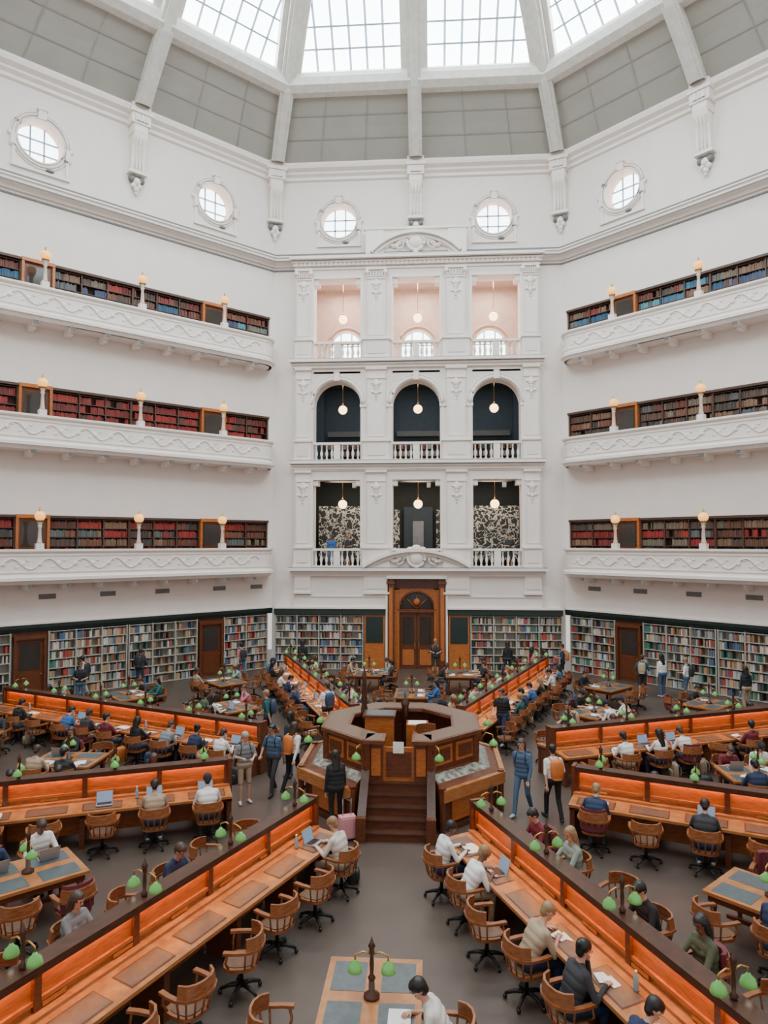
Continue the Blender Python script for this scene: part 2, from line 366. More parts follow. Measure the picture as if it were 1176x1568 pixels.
# ------------------------------------------------------------ galleries on diagonal & side walls
def arcpath(ue=6.9,d=1.0):
    p=[(-ue,0)]
    for i in range(1,9):
        t=math.pi/2*i/8; p.append((-ue+ .9*(1-math.cos(t)), d*math.sin(t)))
    q=[(-x,y) for x,y in reversed(p)]
    return p+q
def gallery(M,zb,pal,wn):
    path=arcpath(); mb=MB(W=M)
    prof=[(-.12,zb-.35),(0,zb-.35),(.1,zb-.22),(.16,zb-.2),(.16,zb-.08),(.05,zb-.04),(.03,zb+.02),(.03,zb+.84),(.1,zb+.88),(.14,zb+.92),(.14,zb+1.0),(-.16,zb+1.0),(-.16,zb+.9),(-.1,zb+.86),(-.1,zb)]
    mb.sweep(prof,path,TRIM)
    mb.prism(path,zb-.35,zb,PLASTER)
    mb.sweep([(.03,zb+.74),(.06,zb+.74),(.06,zb+.78),(.03,zb+.78)],path,TRIM); mb.sweep([(.03,zb+.1),(.06,zb+.1),(.06,zb+.14),(.03,zb+.14)],path,TRIM)
    pts=[]; per=1.3
    for i in range(0,221):
        u=-5.8+11.6*i/220; pts.append((u,1.05,zb+.44+.2*math.sin(u*2*math.pi/per)))
    mb.tube(pts,.028,TRIM,5)
    u=-5.8
    while u<5.8:
        mb.sphere((u,1.03,zb+.44),.1,TRIM,8,5,(1,.5,1))
        for s in (-1,1): mb.sphere((u+s*.2,1.03,zb+.44+s*.12),.055,TRIM,6,4,(1.4,.5,1))
        u+=per/2
    for i in range(9):
        u=-5.6+11.2*i/8; mb.box(u-.1,u+.1,.1,.98,zb-.5,zb-.35,TRIM); mb.box(u-.1,u+.1,.1,.6,zb-.6,zb-.5,TRIM)
        mb.box(u-.09,u+.09,.98,1.01,zb-.49,zb-.36,LEDGE)
    mb.obj('gallery_parapet')
    mb=MB(W=M)
    segs=[(-6.9,-4.55),(-3.25,-.02),(.02,3.25),(4.55,6.9)]
    for a,b in segs: bookcase(mb,a,b,zb,zb+BH-.1,-.42,-.06,6,BSHELF,pal,1.1,.985)
    mb.box(-6.95,6.95,-.45,.06,zb+BH-.1,zb+BH,BSHELF)
    mb.obj('gallery_bookcase')
    mb=MB(W=M)
    for u in (-3.9,3.9): wood_door(mb,u,zb,zb+BH-.12,.0,1.05)
    mb.obj('gallery_doors')
def post_lamp(M,u,n,z,name='gallery_post_lamp'):
    mb=MB(W=M)
    mb.box(u-.14,u+.14,n-.12,n+.12,z,z+.22,TRIM)
    mb.lathe([(.12,0),(.09,.08),(.075,.2),(.055,.6),(.09,.68),(.06,.72),(.1,.8),(.12,.86)],(u,n,z+.22),10,POSTM)
    mb.sphere((u,n,z+1.28),.2,GLOBE,14,9); mb.lathe([(.1,1.44),(.05,1.49),(.03,1.6),(0,1.64)],(u,n,z),8,BRASS); mb.lathe([(.13,1.06),(.15,1.12),(.1,1.16)],(u,n,z),10,BRASS)
    mb.obj(name)
pals=[['brown','brown','red'],['red'],['blue','brown','red','brown']]
for wn in ('left_diagonal','right_diagonal','left','right'):
    M=wallM(WALLS[wn])
    for i,zb in enumerate(ZB):
        p=pals[i]
        if wn=='right_diagonal': p=[['brown','red','brown'],['brown'],['blue','blue','brown']][i]
        gallery(M,zb,p,wn)
        for u in (-3.9,0,3.9): post_lamp(M,u,.98,zb+1.0)
    mb=MB(W=M)
    for u in (-5.6,-3.3,-.9,1.5,4.3,6.3): mb.box(u-.32,u+.32,-.01,.03,3.95,4.15,LEDGE)
    mb.obj('air_vents')

# ------------------------------------------------------------ ground floor bookcases
for wn in ('far','left_diagonal','right_diagonal','left','right'):
    M=wallM(WALLS[wn]); mb=MB(W=M)
    if wn=='far': segs=[(-6.95,-2.62),(2.62,6.95)]
    else: segs=[(-6.95,-4.6),(-3.2,-.05),(.05,3.2),(4.6,6.95)]
    n0=-.40 if wn!='far' else .01
    for a,b in segs: bookcase(mb,a,b,.02,2.68,n0,n0+.4,7,CSHELF,'mix',1.0,.93)
    mb.obj('ground_bookcase')
    mb=MB(W=M)
    if wn=='far':
        mb.box(-7.0,-1.5,0,.48,2.7,2.98,DGREEN); mb.box(1.5,7.0,0,.48,2.7,2.98,DGREEN)
        mb.box(-7.0,-1.5,0,.55,2.98,3.06,TRIM); mb.box(1.5,7.0,0,.55,2.98,3.06,TRIM)
        for s in (-1,1): mb.box(s*2.05-.5,s*2.05+.5,.0,.4,.0,2.7,WOOD); mb.box(s*2.05-.42,s*2.05+.42,.4,.44,1.35,2.6,DGREEN)
    else:
        prof=[(-.4,2.7),(.02,2.7),(.1,2.85),(.1,2.98),(-.4,2.98)]; mitre(mb,prof,DGREEN); mitre(mb,[(-.4,2.98),(.14,2.98),(.14,3.04),(-.4,3.04)],TRIM)
        for u in (-3.9,3.9): wood_door(mb,u,0,2.4,.0,1.0,MWOOD); mb.box(u-.7,u+.7,-.4,-.1,2.5,2.7,MWOOD)
    mb.obj('trim_frieze_'+wn)

# ------------------------------------------------------------ far wall centre bay
M=wallM(90); mb=MB(W=M); F=.35; CX=(-3.93,0,3.93); OW=1.17
edges=[-6.05]
for c in CX: edges+=[c-OW,c+OW]
edges.append(6.05)
piers=[(edges[0],edges[1]),(edges[2],edges[3]),(edges[4],edges[5]),(edges[6],edges[7])]
mb.box(-6.05,-1.4,-.5,F,3.0,4.9,PLASTER); mb.box(1.4,6.05,-.5,F,3.0,4.9,PLASTER); mb.box(-1.4,1.4,-.5,F,4.55,4.9,PLASTER)
mb.box(-6.05,-1.4,-.5,0,0,3.0,PLASTER); mb.box(1.4,6.05,-.5,0,0,3.0,PLASTER)
for a,b in piers: mb.box(a,b,-.5,F,4.9,19.4,PLASTER)
for c in CX:
    mb.box(c-OW,c+OW,-.5,F,9.3,10.2,PLASTER); mb.box(c-OW,c+OW,-.5,F,14.6,15.3,PLASTER); mb.box(c-OW,c+OW,-.5,F,4.7,4.95,PLASTER)
    sp=13.05; sg=20; fr=[];bk=[]
    for i in range(sg+1):
        t=math.pi*i/sg; x=c-OW*math.cos(t); z=sp+OW*math.sin(t)
        fr+= [(x,F,z),(x,F,14.7)]; bk+= [(x,-.5,z),(x,-.5,14.7)]
    mb.add(fr,[(2*i,2*i+2,2*i+3,2*i+1) for i in range(sg)],PLASTER); mb.add(bk,[(2*i,2*i+2,2*i+3,2*i+1) for i in range(sg)],PLASTER)
    ar=[fr[2*i] for i in range(sg+1)]+[bk[2*i] for i in range(sg+1)]
    mb.add(ar,[(i,i+1,i+1+sg+1,i+sg+1) for i in range(sg)],PLASTER)
mb.box(-6.05,6.05,-.5,F,19.4,20.45,PLASTER)
mb.obj('wall_far_arcade')
mb=MB(W=M)
for c in CX:
    sp=13.05
    mb.tube([(c-(OW+.12)*math.cos(math.pi*i/20),F+.03,sp+(OW+.12)*math.sin(math.pi*i/20)) for i in range(21)],.09,TRIM,6)
    mb.tube([(c-(OW+.26)*math.cos(math.pi*i/20),F+.01,sp+(OW+.26)*math.sin(math.pi*i/20)) for i in range(21)],.03,TRIM,5)
    for s in (-1,1): mb.box(c+s*(OW+.14)-.16,c+s*(OW+.14)+.16,F,F+.08,sp-.15,sp,TRIM); mb.box(c+s*(OW+.12)-.06,c+s*(OW+.12)+.06,F,F+.05,11.2,sp-.15,TRIM)
    mb.box(c-.14,c+.14,F,F+.16,sp+OW+.0,sp+OW+.42,TRIM)
    for z0,z1 in ((5.95,9.3),(16.2,19.4)):
        for s in (-1,1): mb.box(c+s*(OW+.07)-.07,c+s*(OW+.07)+.07,F,F+.05,z0,z1,TRIM)
        mb.box(c-OW-.14,c+OW+.14,F,F+.05,z1,z1+.13,TRIM)
        for s in (-1,1): mb.box(c+s*(OW-.12)-.12,c+s*(OW-.12)+.12,-.3,F-.05,z1-.28,z1,TRIM)
def cornice(mb,z,d=.5,u=6.15,top=True):
    mb.box(-u,u,F,F+.14,z-.28,z-.14,TRIM); mb.box(-u-.05,u+.05,F,F+.24,z-.14,z-.02,TRIM); mb.box(-u-.12,u+.12,F,F+d,z-.02,z+.12,TRIM)
    if top: mb.box(-u-.1,u+.1,F,F+d-.03,z+.12,z+.15,LEDGE)
    mb.box(-u-.05,u+.05,F,F+.26,z-.05,z-.02,LEDGE)
cornice(mb,4.85,.45); cornice(mb,10.1,.4); cornice(mb,15.15,.4); cornice(mb,20.3,.45,6.15)
for z in (9.75,14.85,19.85): mb.box(-6.1,6.1,F,F+.07,z,z+.09,TRIM)
u=-6.0
while u<6.0: mb.box(u,u+.1,F,F+.2,20.0,20.16,TRIM); u+=.22
pc=[(a+b)/2 for a,b in piers]; pc[0]=-5.6; pc[3]=5.6
for c in pc:
    w=.6 if abs(c)<4 else .4
    mb.box(c-w,c+w,F,F+.12,3.7,4.57,TRIM); mb.box(c-w-.05,c+w+.05,F,F+.17,3.7,3.8,TRIM); mb.box(c-w+.1,c+w-.1,F+.12,F+.15,3.95,4.4,PLASTER)
mb.box(-6.05,-1.5,F,F+.05,3.55,3.62,TRIM); mb.box(1.5,6.05,F,F+.05,3.55,3.62,TRIM)
for li,(zb,zt) in enumerate(((4.97,9.75),(10.22,14.85),(15.27,19.85))):
    for i,c in enumerate(pc):
        w=.66 if i in (1,2) else .42
        mb.box(c-w,c+w,F,F+.22,zb,zb+.95,TRIM); mb.box(c-w-.05,c+w+.05,F,F+.3,zb+.95,zb+1.03,TRIM); mb.box(c-w-.04,c+w+.04,F,F+.27,zb,zb+.12,TRIM)
        mb.box(c-w*.65,c+w*.65,F+.22,F+.25,zb+.26,zb+.8,PLASTER)
        w=.46 if i in (1,2) else .36
        mb.box(c-w,c+w,F,F+.1,zb+1.03,zt,TRIM)
        for s in (-1,1): mb.box(c+s*(w-.06)-.03,c+s*(w-.06)+.03,F+.1,F+.14,zb+1.25,zt-.6,TRIM)
        mb.box(c-w+.03,c+w-.03,F+.1,F+.14,zb+1.2,zb+1.26,TRIM)
        mb.box(c-w-.06,c+w+.06,F,F+.22,zt-.1,zt+.03,TRIM); mb.box(c-w-.02,c+w+.02,F,F+.16,zt-.55,zt-.5,TRIM)
        if li==2:
            for r in range(3):
                for k in range(-3,4): mb.sphere((c+k*w/3.2,F+.14,zt-.2-r*.1),.06,TRIM,6,4)
            for s in (-1,1): mb.sphere((c+s*w,F+.16,zt-.2),.13,TRIM,8,6,(1,.7,1))
        for k,(dz,r) in enumerate(((.7,.13),(.82,.17),(1.0,.12),(1.13,.09),(1.27,.11),(1.42,.07),(1.58,.05))):
            mb.sphere((c,F+.12,zt-dz),r,TRIM,8,6,(1.0,.7,1.1))
            if k in (1,4):
                for s in (-1,1): mb.sphere((c+s*.17,F+.12,zt-dz+.05),.08,TRIM,6,5,(1.2,.6,.8))
mb.obj('trim_arcade_pilasters')
for zb in (4.97,10.22,15.27):
    for c in CX:
        mb=MB(W=M)
        mb.box(c-OW,c+OW,.08,.32,zb,zb+.1,TRIM); mb.box(c-OW,c+OW,.05,.35,zb+.84,zb+.95,TRIM)
        for i in range(9):
            u=c-OW+.13+(2*OW-.26)*i/8
            if i==4: mb.box(u-.16,u+.16,.08,.33,zb+.1,zb+.84,TRIM); continue
            mb.lathe([(.055,0),(.055,.06),(.03,.1),(.07,.25),(.075,.32),(.035,.5),(.03,.6),(.05,.66),(.055,.74)],(u,.2,zb+.1),8,TRIM)
        mb.obj('balustrade')
def pediment(name,zb,w,rise,n,deep,cart,back=None):
    mb=MB(W=wallM(90)); Rr=(w*w+rise*rise)/(2*rise); cz=zb+rise-Rr; th=math.asin(w/Rr)
    pts=[(Rr*math.sin(t),cz+Rr*math.cos(t)) for t in [(-th+2*th*i/24) for i in range(25)]]
    for off,dd,h in ((0,deep,.14),(-.16,deep*.6,.14)):
        vs=[]
        for x,z in pts:
            k=(Rr+off)/Rr; x1,z1=x*k,cz+(z-cz)*k; k2=(Rr+off+h)/Rr; x2,z2=x*k2,cz+(z-cz)*k2
            vs+= [(x1,n,z1),(x2,n,z2),(x2,n+dd,z2),(x1,n+dd,z1)]
        mb.add(vs,[(4*i+j,4*i+(j+1)%4,4*i+4+(j+1)%4,4*i+4+j) for i in range(24) for j in range(4)]+[(0,1,2,3),(99,98,97,96)],TRIM)
    vs=[(x,n+.05,z) for x,z in pts]+[(pts[-1][0],n+.05,zb-.1),(pts[0][0],n+.05,zb-.1)]
    mb.add(vs,[list(range(27))],PLASTER)
    mb.box(-w,w,n,n+deep*.7,zb-.12,zb,TRIM)
    if back: mb.box(-back[0],back[0],n-.1,n+.02,back[1],back[2],PLASTER); mb.box(-back[0]-.08,back[0]+.08,n-.1,n+.12,back[2]-.12,back[2],TRIM); mb.box(-back[0],-back[0]+.9,n,n+.08,back[1],back[2]-.12,TRIM); mb.box(back[0]-.9,back[0],n,n+.08,back[1],back[2]-.12,TRIM)
    mb.sphere((0,n+.2,cart),.36,TRIM,16,10,(1,.5,.95))
    mb.tube([(.42*math.cos(2*math.pi*i/24),n+.22,cart+.4*math.sin(2*math.pi*i/24)) for i in range(25)],.08,TRIM,6)
    for s in (-1,1):
        for i in range(9):
            t=i/8; mb.sphere((s*(.5+t*.95),n+.14,cart+.12-.32*t+.1*math.sin(t*9)),.17-.08*t,TRIM,8,6,(1.2,.6,.9))
        mb.tube([(s*(.45+.1*k+ (.16)*math.cos(k)),n+.2,cart-.15+.16*math.sin(k)) for k in [j*.6 for j in range(9)]],.05,TRIM,5)
        mb.sphere((s*.3,n+.2,cart+.45),.14,TRIM,8,6,(1.2,.6,.8))
    mb.sphere((0,n+.22,cart+.52),.17,TRIM,10,7,(1.3,.6,.8)); mb.sphere((0,n+.18,cart-.48),.14,TRIM,8,6)
    mb.obj(name)
pediment('door_pediment',4.98,2.55,.78,F+.05,.45,5.45)
pediment('arcade_pediment',20.5,2.15,.95,F+.05,.45,21.05,(2.5,20.4,21.9))
mb=MB(W=M)
for s in (-1,1):
    mb.box(s*1.25-.16,s*1.25+.16,-.3,F+.12,0,4.5,MWOOD); mb.box(s*1.25-.2,s*1.25+.2,-.3,F+.16,0,.35,MWOOD)
    mb.box(s*1.25-.2,s*1.25+.2,.0,F+.2,4.2,4.32,MWOOD); mb.box(s*1.25-.09,s*1.25+.09,F+.12,F+.14,.5,4.0,WOOD)
    mb.box(s*.97-.12,s*.97+.12,-.3,.1,0,3.9,WOOD)
    mb.box(s*1.46-.05,s*1.46+.05,0,F+.1,0,4.6,TRIM)
mb.box(-1.45,1.45,-.3,F+.25,4.45,4.62,TRIM); mb.box(-1.12,1.12,-.3,.05,3.95,4.45,MWOOD)
ar=[(-.85*math.cos(math.pi*i/16),2.95+.85*math.sin(math.pi*i/16)) for i in range(17)]
vs=[]
for x,z in ar: vs+= [(x,.02,z),(x,.02,3.97)]
mb.add(vs,[(2*i,2*i+2,2*i+3,2*i+1) for i in range(16)],WOOD)
mb.tube([(x,.03,z) for x,z in ar],.06,MWOOD,6)
mb.add([(x,-.15,z) for x,z in ar],[list(range(17))],DGLASS); mb.sphere((0,-.05,3.3),.17,WOOD,14,8,(1,.3,1))
for t in (R(45),R(90),R(135)): mb.tube([(0,-.1,2.95),(.8*math.cos(t),-.1,2.95+.8*math.sin(t))],.025,WOOD,5)
mb.box(-.85,.85,-.2,.05,2.8,2.95,WOOD); mb.box(-.95,.95,-.2,.12,2.88,2.95,MWOOD)
for s in (-1,1):
    x0,x1=(0.01,.84) if s>0 else (-.84,-.01)
    mb.box(x0,x1,-.2,-.13,0,2.8,MWOOD); mb.box(x0+.13,x1-.13,-.13,-.12,1.2,2.55,DGLASS); mb.box(x0+.13,x1-.13,-.13,-.10,.2,.95,WOOD)
    for q in (.28,.55): mb.box(x0+q,x0+q+.02,-.12,-.1,1.2,2.55,MWOOD)
    mb.box(s*.1-.02,s*.1+.02,-.12,-.05,1.0,1.3,BRASS)
mb.box(-.18,.18,F,F+.1,4.64,4.78,EXIT)
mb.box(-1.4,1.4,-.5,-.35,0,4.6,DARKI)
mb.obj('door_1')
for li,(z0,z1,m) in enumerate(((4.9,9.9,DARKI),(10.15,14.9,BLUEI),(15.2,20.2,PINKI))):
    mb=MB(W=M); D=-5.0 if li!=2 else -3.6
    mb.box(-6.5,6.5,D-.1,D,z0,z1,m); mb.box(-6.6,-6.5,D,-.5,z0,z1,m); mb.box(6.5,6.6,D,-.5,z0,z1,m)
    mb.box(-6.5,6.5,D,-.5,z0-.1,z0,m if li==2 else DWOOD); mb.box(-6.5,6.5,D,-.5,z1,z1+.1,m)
    if li==0:
        for c in CX:
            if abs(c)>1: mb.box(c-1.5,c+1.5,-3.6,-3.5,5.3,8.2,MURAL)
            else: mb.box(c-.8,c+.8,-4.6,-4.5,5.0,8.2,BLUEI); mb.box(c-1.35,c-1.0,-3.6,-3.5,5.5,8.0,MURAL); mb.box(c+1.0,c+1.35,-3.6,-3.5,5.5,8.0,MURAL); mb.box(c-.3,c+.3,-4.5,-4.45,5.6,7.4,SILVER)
            mb.tube([(c-1.0,-2.2,9.4),(c+1.0,-2.2,9.4)],.04,LEDGE,5); mb.box(c+.5,c+.7,-2.3,-2.1,9.1,9.35,SILVER)
    if li==1:
        for c in CX: mb.box(c-1.2,c+1.2,-4.9,-4.7,12.2,12.5,LEDGE); bookcase(mb,c-1.4,c+1.4,10.2,11.9,-4.9,-4.5,4,BSHELF,'mix',1.4)
        for c in (-1.9,1.9,-5.6,5.6): mb.box(c-.3,c+.3,-4.9,-4.4,10.2,14.8,BLUEI)
    if li==2:
        for c in CX:
            ar=[(c-.85*math.cos(math.pi*i/16),17.0+.85*math.sin(math.pi*i/16)) for i in range(17)]
            mb.add([(x,D+.04,z) for x,z in ar]+[(c+.85,D+.04,15.4),(c-.85,D+.04,15.4)],[list(range(19))],WINGL)
            for q in (-.3,.3): mb.box(c+q-.03,c+q+.03,D+.05,D+.09,15.4,17.75,MUNT)
            for q in (16.2,17.0): mb.box(c-.85,c+.85,D+.05,D+.09,q,q+.06,MUNT)
            mb.tube([(x,D+.06,z) for x,z in ar],.07,TRIM,6)
            mb.tube([(c-1.1*math.cos(math.pi*i/16),D+.06,17.0+1.1*math.sin(math.pi*i/16)) for i in range(17)],.05,REVEAL,6)
    mb.obj('gallery_room')
for c in CX:
    for zc,zt in ((8.2,9.85),(13.15,14.85),(17.95,20.15)):
        mb=MB(W=M); mb.tube([(c+.05,-1.6,zt),(c+.05,-1.6,zc+.25)],.015,BRASS,5); mb.sphere((c+.05,-1.6,zc),.23,PEND,14,9); mb.lathe([(.1,.2),(.06,.28),(.02,.34)],(c+.05,-1.6,zc),8,BRASS); mb.obj('pendant_lamp')

# ------------------------------------------------------------ furniture meshes
SHADE=[(0,.135),(.022,.13),(.035,.105),(.07,.08),(.088,.03),(.09,0)]
def lamp_unit(mb,x,y,z,h=.42,off=.2,ang=0):
    ca,sa=math.cos(ang),math.sin(ang)
    mb.lathe([(.035,0),(.05,.03),(.022,.07),(.028,.2),(.02,.3),(.035,.34),(.03,.37),(.045,.4),(.02,.45),(0,.52)],(x,y,z),8,DWOOD)
    for s in (-1,1):
        mb.tube([(x,y,z+.3),(x+s*ca*off*.5,y+s*sa*off*.5,z+.33),(x+s*ca*off,y+s*sa*off,z+.29),(x+s*ca*off,y+s*sa*off,z+.22)],.012,BRASS,5)
        c=(x+s*ca*off,y+s*sa*off,z+.1)
        mb.lathe(SHADE,c,14,GREEN)
        mb.sphere((c[0],c[1],c[2]+.02),.04,BULB,8,6)
L0,L1=4.15,14.6; HW=.09; RZ=1.36
mb=MB()
mb.box(L0,L1,-.05,.05,.1,RZ-.05,WOOD)
mb.box(L0-.03,L1,-.14,.14,RZ-.05,RZ,DWOOD)
mb.box(L0-.05,L0+.03,-.15,.15,0,RZ+.02,MWOOD); mb.box(L1-.03,L1+.05,-.15,.15,0,RZ+.02,MWOOD)
n=7; st=(L1-L0)/n
for sd in (-1,1):
    y=lambda v: sd*v
    def yb(x0,x1,a,b,z0,z1,m): mb.box(x0,x1,min(y(a),y(b)),max(y(a),y(b)),z0,z1,m)
    yb(L0,L1,.12,.14,RZ-.10,RZ-.05,DWOOD)
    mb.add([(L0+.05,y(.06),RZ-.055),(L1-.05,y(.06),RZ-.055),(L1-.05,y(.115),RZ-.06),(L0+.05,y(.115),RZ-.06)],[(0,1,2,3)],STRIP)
    yb(L0,L1,.05,.09,.92,.97,WOOD); yb(L0,L1,.05,.2,.80,.84,WOODT)
    for i in range(n+1):
        x=L0+st*i; x=min(max(x,L0+.06),L1-.06)
        yb(x-.05,x+.05,.05,.1,.8,RZ-.06,MWOOD)
        yb(x-.035,x+.035,.05,.6,.0,.70,MWOOD)
        yb(x-.05,x+.05,.55,.64,.0,.72,MWOOD)
    p=[(L0,.2,.74),(L1,.2,.74),(L1,.72,.70),(L0,.72,.70),(L0,.2,.80),(L1,.2,.80),(L1,.72,.75),(L0,.72,.75)]
    mb.hexa([(a,y(b),c) for a,b,c in p],WOODT)
    yb(L0,L1,.60,.64,.62,.71,MWOOD)
    m=10; ws=(L1-L0)/m
    for i in range(m):
        x0=L0+ws*i+.16; x1=L0+ws*(i+1)-.16
        def zz(b): return .80-(b-.2)*.05/.52+.004
        for (xa,xb,b0,b1,mt,dz) in ((x0-.02,x1+.02,.30,.65,MWOOD,0),(x0,x1,.32,.63,LEATHER,.004)):
            mb.add([(xa,y(b0),zz(b0)+dz),(xb,y(b0),zz(b0)+dz),(xb,y(b1),zz(b1)+dz),(xa,y(b1),zz(b1)+dz)],[(0,1,2,3)],mt)
        yb(x0+.2,x1-.2,.09,.10,.86,.91,BRASS)
for i in range(6): lamp_unit(mb,L0+.55+1.85*i,0,RZ,ang=math.pi/2)
o=mb.obj('radial_reading_desk'); DESK=o.data
bpy.data.objects.remove(o)
DANG=[22.5+45*k for k in range(8)]
for a in DANG: inst(DESK,'radial_reading_desk',(0,0,0),R(a))
mb=MB()
mb.box(-.8,.8,-.6,.6,.71,.76,WOODT); mb.box(-.74,.74,-.54,.54,.6,.71,MWOOD)
for sx in (-1,1):
    for sy in (-1,1):
        x0,x1=sorted((sx*.1,sx*.7)); y0,y1=sorted((sy*.1,sy*.52)); mb.box(x0,x1,y0,y1,.76,.764,LEATHERB)
for x in (-.68,.68):
    for y in (-.48,.48): mb.lathe([(.05,0),(.035,.06),(.045,.1),(.05,.3),(.04,.45),(.055,.5),(.055,.6)],(x,y,0),8,MWOOD)
mb.box(-.68,.68,-.03,.03,.18,.24,MWOOD)
mb.lathe([(.1,0),(.1,.03),(.04,.06),(.035,.25)],(0,0,.764),10,DWOOD)
lamp_unit(mb,0,0,.96,off=.2,ang=math.pi/2)
TABLE=mb.mesh('reading_table')
mb=MB()
for k in range(5):
    a=2*math.pi*k/5+.3; mb.tube([(0,0,.14),(.15*math.cos(a),.15*math.sin(a),.12),(.29*math.cos(a),.29*math.sin(a),.07)],[.035,.028,.018],IRON,6)
    mb.sphere((.29*math.cos(a),.29*math.sin(a),.032),.032,IRON,8,5)
mb.lathe([(.035,.1),(.028,.3),(.06,.38),(.1,.40)],(0,0,0),8,IRON)
seat=[]
for i in range(20):
    t=2*math.pi*i/20; c,s=math.cos(t),math.sin(t); k=(abs(c)**3.5+abs(s)**3.5)**(-1/3.5); seat.append((.24*k*c*(1+.08*s),.23*k*s))
mb.prism(seat,.405,.455,CHW); mb.prism([(x*.8,y*.8) for x,y in seat],.455,.465,LEATHER)
path=[(-.27,.2),(-.285,.05),(-.28,-.1),(-.23,-.21),(-.13,-.275),(0,-.295),(.13,-.275),(.23,-.21),(.28,-.1),(.285,.05),(.27,.2)]
mb.sweep([(-.035,.675),(.035,.675),(.035,.71),(-.035,.71)],path,CHW)
crest=path[2:-2]
mb.sweep([(-.02,.71),(.015,.71),(.03,.86),(.0,.86)],[(x*.97,y*.97-.01) for x,y in crest],CHW)
for (x,y) in path[2:-2]: mb.tube([(x*.8,y*.8,.45),(x*.98,y*.98,.68)],.014,CHW,5)
for s in (-1,1): mb.tube([(s*.21,.14,.45),(s*.27,.17,.55),(s*.27,.14,.68)],.018,CHW,5)
CHAIR=mb.mesh('swivel_armchair')
mb2=MB(); mb2.v=list(mb.v); mb2.f=list(mb.f); mb2.m=list(mb.m); mb2.sm=list(mb.sm); mb2.c=list(mb.c); mb2.mats=list(mb.mats)
mb2.sweep([(-.03,.5),(.03,.5),(.05,.9),(-.01,.92)],[(x*.86,y*.86) for x,y in crest],UPH); mb2.prism([(x*.9,y*.9) for x,y in seat],.455,.5,UPH)
CHAIR2=mb2.mesh('upholstered_chair')
mb=MB(); mb.box(-.16,.16,-.11,.11,0,.015,SILVER); mb.box(-.14,.14,-.04,.09,.015,.017,IRON)
mb.hexa([(-.16,.11,.012),(.16,.11,.012),(.16,.12,.012),(-.16,.12,.012),(-.16,.17,.22),(.16,.17,.22),(.16,.18,.22),(-.16,.18,.22)],SILVER)
mb.add([(-.15,.109,.02),(.15,.109,.02),(.15,.167,.212),(-.15,.167,.212)],[(0,1,2,3)],SCREEN); LAPTOP=mb.mesh('laptop')
mb=MB(); mb.box(-.105,.105,-.148,.148,0,.004,PAPER); mb.M=Matrix.Rotation(.4,4,'Z')@Matrix.Translation((.1,.05,0)); mb.box(-.105,.105,-.148,.148,.004,.008,PAPER); PAPERS=mb.mesh('paper_sheets')
mb=MB()
for s in (-1,1):
    mb.hexa([(0,-.13,0),(s*.19,-.13,0),(s*.19,.13,0),(0,.13,0),(0,-.13,.025),(s*.185,-.13,.012),(s*.185,.13,.012),(0,.13,.025)],PAPER)
OPENB=mb.mesh('open_book')
BOTM=mat('bottle_plastic',(.25,.35,.4),.2)
mb=MB(); mb.lathe([(.034,0),(.035,.02),(.035,.14),(.028,.17),(.013,.2),(.013,.23)],(0,0,0),10,BOTM); mb.lathe([(.016,.215),(.016,.24)],(0,0,0),8,TRIM); BOTTLE=mb.mesh('water_bottle')
BAGM=[mat('bag_black',(.02,.02,.025),.6),mat('bag_orange',(.6,.16,.03),.6),mat('bag_navy',(.03,.05,.1),.6),mat('bag_beige',(.4,.3,.2),.7)]
PACKS=[]
for bm_ in BAGM:
    mb=MB(); N=16
    for (ax,ay,cz,h,oy) in ((.15,.09,0,.42,0),(.11,.045,.03,.22,.1)):
        vs=[]
        for j in range(7):
            t=j/6; k=(1-abs(2*t-1)**4*.35)
            for i in range(N):
                q=2*math.pi*i/N; c_,s_=math.cos(q),math.sin(q); kk=(abs(c_)**4+abs(s_)**4)**-.25
                vs.append((c_*kk*ax*k,oy+s_*kk*ay*k*(1.15-.35*t),cz+h*t))
        mb.add(vs,[(j*N+i,j*N+(i+1)%N,(j+1)*N+(i+1)%N,(j+1)*N+i) for j in range(6) for i in range(N)]+[list(range(N)),[6*N+i for i in range(N)]],bm_,True)
    for s in (-1,1): mb.tube([(s*.08,-.07,.38),(s*.1,-.13,.3),(s*.1,-.14,.15),(s*.1,-.08,.05)],.014,bm_,5)
    mb.tube([(-.03,-.03,.41),(-.03,-.03,.45),(.03,-.03,.45),(.03,-.03,.41)],.009,bm_,5)
    PACKS.append(mb.mesh('backpack'))

# ------------------------------------------------------------ people
SK=[mat('skin_light',(.56,.31,.21),.55),mat('skin_tan',(.42,.22,.14),.55),mat('skin_dark',(.18,.085,.05),.55)]
HR=[mat('hair_black',(.010,.008,.008),.45),mat('hair_brown',(.05,.024,.014),.5),mat('hair_blonde',(.28,.17,.08),.5),mat('hair_grey',(.3,.29,.28),.6)]
TP=[mat('cloth_'+n,c,.85) for n,c in (('white',(.76,.73,.70)),('offwhite',(.62,.57,.51)),('black',(.014,.014,.016)),('charcoal',(.035,.035,.04)),('navy',(.018,.03,.075)),('denim',(.07,.12,.2)),('teal',(.02,.10,.10)),('olive',(.08,.1,.055)),('maroon',(.16,.02,.03)),('grey',(.2,.21,.215)),('sage',(.26,.33,.29)),('pink',(.5,.16,.18)),('beige',(.40,.29,.20)),('blue',(.04,.12,.3)))]
TPN={m.name[6:]:m for m in TP}
TPW=TP+[TPN['white'],TPN['white'],TPN['black'],TPN['black'],TPN['black'],TPN['offwhite'],TPN['charcoal'],TPN['charcoal'],TPN['navy']]
SHOE=mat('shoe_white',(.5,.5,.5),.6); SHOED=mat('shoe_dark',(.03,.03,.03),.5)
EYE=mat('eye_dark',(.02,.015,.012),.3)
